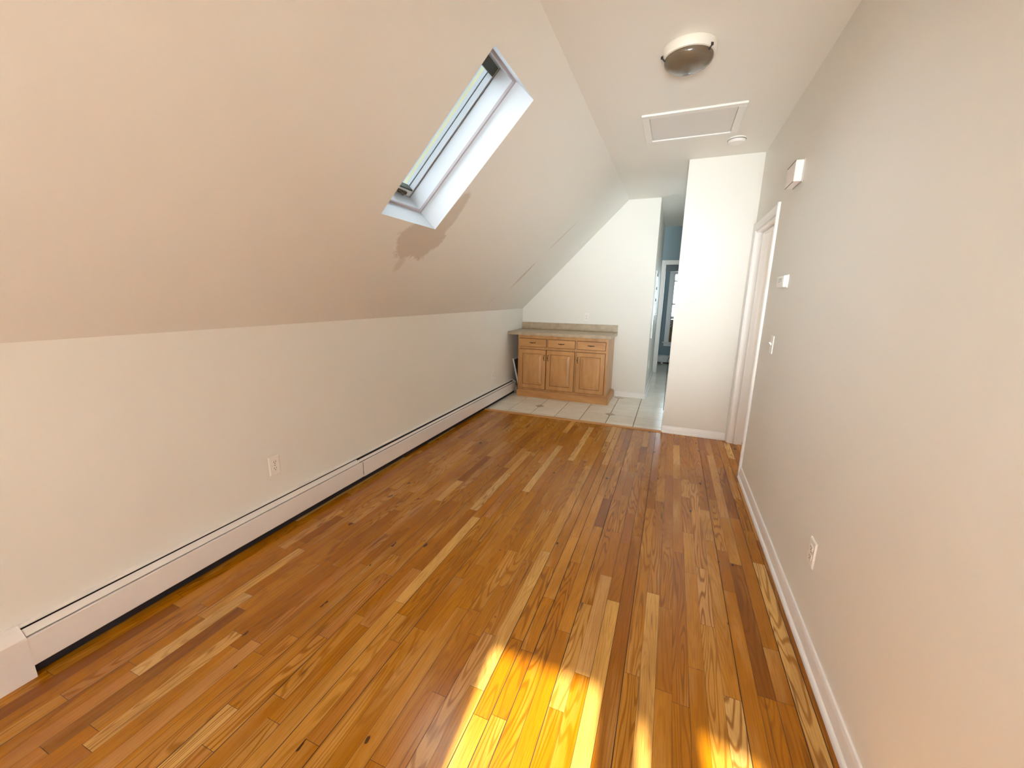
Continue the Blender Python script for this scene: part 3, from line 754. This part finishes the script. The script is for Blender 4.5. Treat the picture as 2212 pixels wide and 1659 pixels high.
outlet('small white outlet plate low on the dim hallway side wall', (XH, 6.25, 0.41), '+x')

sw = thing('light_switch', 'white toggle light switch on the right wall beside the door casing', 'light switch', (W, 3.02, 1.10))
bm = bmesh.new(); box(bm, W - 0.006, W, 2.985, 3.055, 1.043, 1.157, 0.002); obj('cover_plate', bm, m_plastic, sw)
bm = bmesh.new(); prism(bm, [(W - 0.005, 1.092), (W - 0.005, 1.108), (W - 0.018, 1.117), (W - 0.020, 1.111)], (3.015, 3.025), 'y'); obj('toggle', bm, m_plastic, sw)

th = thing('thermostat', 'small white thermostat on the right wall above the light switch', 'thermostat', (W, 2.95, 1.495))
bm = bmesh.new(); box(bm, W - 0.008, W, 2.862, 3.035, 1.457, 1.533, 0.003); obj('back_plate', bm, m_plastic, th)
bm = bmesh.new(); box(bm, W - 0.026, W - 0.008, 2.866, 3.030, 1.461, 1.529, 0.004); obj('housing', bm, m_plastic, th)
bm = bmesh.new(); box(bm, W - 0.0272, W - 0.026, 2.91, 2.985, 1.49, 1.515); obj('display', bm, mat('grey_display', (0.30, 0.31, 0.28), 0.2), th)

ch = thing('door_chime', 'off-white door chime box high on the right wall near the door', 'door chime', (W, 3.0, 2.11))
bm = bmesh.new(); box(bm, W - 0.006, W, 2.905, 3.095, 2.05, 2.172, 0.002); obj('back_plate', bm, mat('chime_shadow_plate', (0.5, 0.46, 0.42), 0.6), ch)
bm = bmesh.new(); box(bm, W - 0.046, W - 0.006, 2.905, 3.095, 2.054, 2.168, 0.003); obj('cover', bm, mat('cream_plastic', (0.86, 0.79, 0.74), 0.45), ch)
bm = bmesh.new(); box(bm, W - 0.0475, W - 0.046, 2.907, 3.093, 2.0525, 2.0555); obj('lower_seam', bm, m_slotdark, ch)
bm = bmesh.new(); box(bm, W - 0.0475, W - 0.046, 2.907, 3.093, 2.165, 2.168); obj('upper_seam', bm, m_slotdark, ch)

# ================================================================== CEILING THINGS
LC = (2.058, 2.495, HC)
lt = thing('ceiling_light', 'round flush ceiling light with white rim and smoky glass shade', 'ceiling light', LC)
bm = bmesh.new(); m_canopy = mat('cream_canopy', (0.74, 0.69, 0.60), 0.4); lathe(bm, [(0, 0), (0.125, 0), (0.130, -0.006), (0.130, -0.040), (0.126, -0.048), (0.118, -0.050), (0.112, -0.046), (0, -0.044)], LC, 56); obj('canopy', bm, m_canopy, lt, smooth=True)
def shade_mat():
    m = mat('smoky_glass', (0.30, 0.235, 0.165), 0.22); N = NT(m); p = N.pos()
    f = N.noise(p, 7, 3)
    N.l(N.mix(f, (0.085, 0.06, 0.036), (0.19, 0.14, 0.09)), N.b.inputs['Base Color'])
    N.b.inputs['Coat Weight'].default_value = 0.3
    return m
bm = bmesh.new(); lathe(bm, [(0.115, -0.046), (0.117, -0.056), (0.113, -0.068), (0.098, -0.082), (0.07, -0.094), (0.035, -0.100), (0, -0.102)], LC, 56); obj('glass_shade', bm, shade_mat(), lt, smooth=True)
for a in (200, 320, 80):
    A = math.radians(a); c, s_ = math.cos(A), math.sin(A)
    bm = bmesh.new(); tube(bm, [(LC[0] + c * 0.128, LC[1] + s_ * 0.128, HC - 0.036), (LC[0] + c * 0.134, LC[1] + s_ * 0.134, HC - 0.046), (LC[0] + c * 0.118, LC[1] + s_ * 0.118, HC - 0.062)], 0.0035, 8)
    lathe(bm, [(0, -0.006), (0.006, -0.005), (0.006, 0.005), (0, 0.006)], (LC[0] + c * 0.134, LC[1] + s_ * 0.134, HC - 0.045), 10)
    obj('clip', bm, m_slotdark, lt, smooth=True)

hc = thing('attic_hatch', 'white framed rectangular attic hatch in the flat ceiling before the hall', 'attic hatch', (2.105, 3.48, HC))
hx0, hx1, hy0, hy1 = 1.775, 2.432, 3.212, 3.755
def trim4(bm, x0, x1, y0, y1, t, z0, z1, bev=0.003):
    box(bm, x0, x1, y0, y0 + t, z0, z1, bev); box(bm, x0, x1, y1 - t, y1, z0, z1, bev)
    box(bm, x0, x0 + t, y0 + t, y1 - t, z0, z1, bev); box(bm, x1 - t, x1, y0 + t, y1 - t, z0, z1, bev)
bm = bmesh.new(); trim4(bm, hx0, hx1, hy0, hy1, 0.05, HC - 0.014, HC - 0.0001); obj('frame', bm, paint('hatch_frame_paint', (0.80, 0.775, 0.73), rough=0.4, bump=0.05), hc)
bm = bmesh.new(); box(bm, hx0 + 0.054, hx1 - 0.055, hy0 + 0.054, hy1 - 0.055, HC - 0.007, HC - 0.0002, 0.001); obj('panel', bm, paint('panel_paint', (0.72, 0.70, 0.67)), hc)

sm = thing('smoke_detector', 'small round white smoke detector on the ceiling beside the attic hatch', 'smoke detector', (2.45, 3.89, HC))
bm = bmesh.new(); lathe(bm, [(0, 0), (0.066, 0), (0.068, -0.008), (0.064, -0.012), (0.062, -0.024), (0.055, -0.034), (0.03, -0.038), (0, -0.038)], (2.45, 3.89, HC), 40); obj('housing', bm, m_plastic, sm, smooth=True)
bm = bmesh.new(); lathe(bm, [(0.0655, -0.0118), (0.0662, -0.0128), (0.0650, -0.0150), (0.063, -0.0150)], (2.45, 3.89, HC), 40); obj('vent_ring', bm, m_slotdark, sm, smooth=True)

# ================================================================== HALLWAY THINGS
hp = thing('hook_board', 'narrow glossy white panel with a knob on the hallway side wall', 'wall panel', (XH, 6.25, 1.3))
m_gloss = mat('glossy_white', (0.8, 0.8, 0.78), 0.12)
bm = bmesh.new(); box(bm, XH, XH + 0.018, 6.02, 6.42, 0.82, 1.76, 0.003); obj('board', bm, m_gloss, hp)
bm = bmesh.new(); lathe(bm, [(0.006, 0), (0.006, 0.012), (0.012, 0.018), (0.012, 0.026), (0, 0.03)], (XH + 0.018, 6.10, 1.16), 16, 'x'); obj('knob', bm, m_chrome, hp, smooth=True)
for z in (1.70, 1.52, 1.36):
    bm = bmesh.new(); box(bm, XH + 0.018, XH + 0.026, 6.10, 6.12, z - 0.02, z + 0.02, 0.002); obj('hook', bm, m_slotdark, hp)

hh = thing('hallway_heater', 'short white baseboard heater under the window at the hallway end', 'heater', (2.35, YE - 0.03, 0))
bm = bmesh.new(); prism(bm, [(YE, 0.0), (YE, 0.185), (YE - 0.02, 0.183), (YE - 0.052, 0.165), (YE - 0.06, 0.155), (YE - 0.06, 0.035), (YE - 0.05, 0.03), (YE - 0.05, 0.15), (YE - 0.01, 0.17), (YE - 0.01, 0.0)], (1.893, 2.9), 'x'); obj('cover', bm, m_white, hh)
bm = bmesh.new(); box(bm, 1.90, 2.89, YE - 0.012, YE - 0.0101, 0.004, 0.14); obj('black_element', bm, m_black, hh)
bm = bmesh.new(); tube(bm, [(1.93, 9.05, 0.02), (1.955, 9.02, 0.035), (1.975, 9.0, 0.028)], 0.014); obj('pipe_valve', bm, mat('copper', (0.55, 0.25, 0.15), 0.35, metal=0.8), hh, smooth=True)
bm = bmesh.new(); lathe(bm, [(0, -0.02), (0.022, -0.016), (0.024, 0.012), (0.012, 0.02), (0, 0.02)], (1.99, 8.98, 0.026), 16); obj('valve_cap', bm, m_plastic, hh, smooth=True)

cd = thing('power_cord', 'thin black cord hanging in front of the hallway heater', 'cord', (2.13, YE - 0.07, 0.18))
bm = bmesh.new(); tube(bm, [(2.16, YE - 0.066, 0.30), (2.145, YE - 0.066, 0.19), (2.115, YE - 0.068, 0.12), (2.10, YE - 0.068, 0.07), (2.11, YE - 0.07, 0.012)], 0.005, 8); obj('cable', bm, m_slotdark, cd, smooth=True)

bb = thing('wooden_board', 'brown wooden board standing on the hallway window sill', 'board', (2.4, YE, HZ0))
def brown():
    m = mat('brown_board', (0.2, 0.12, 0.05), 0.6); N = NT(m)
    N.l(N.ramp(N.noise(N.scale(N.pos(), (40, 4, 4)), 1.0, 3), [(0.3, (0.10, 0.055, 0.02)), (0.7, (0.26, 0.165, 0.075))]), N.b.inputs['Base Color']); return m
bm = bmesh.new(); box(bm, 2.083, 2.80, YE - 0.012, YE + 0.01, HZ0, 0.945, 0.004); obj('panel', bm, brown(), bb)
bm = bmesh.new()
for k in range(5): lathe(bm, [(0, -0.012), (0.011, -0.006), (0.013, 0.002), (0.008, 0.010), (0, 0.012)], (2.10 + 0.006 * (k % 2), YE - 0.022, 0.93 - 0.032 * k), 10)
obj('bead_trim', bm, m_plastic, bb, smooth=True)

bpy.context.view_layer.update()
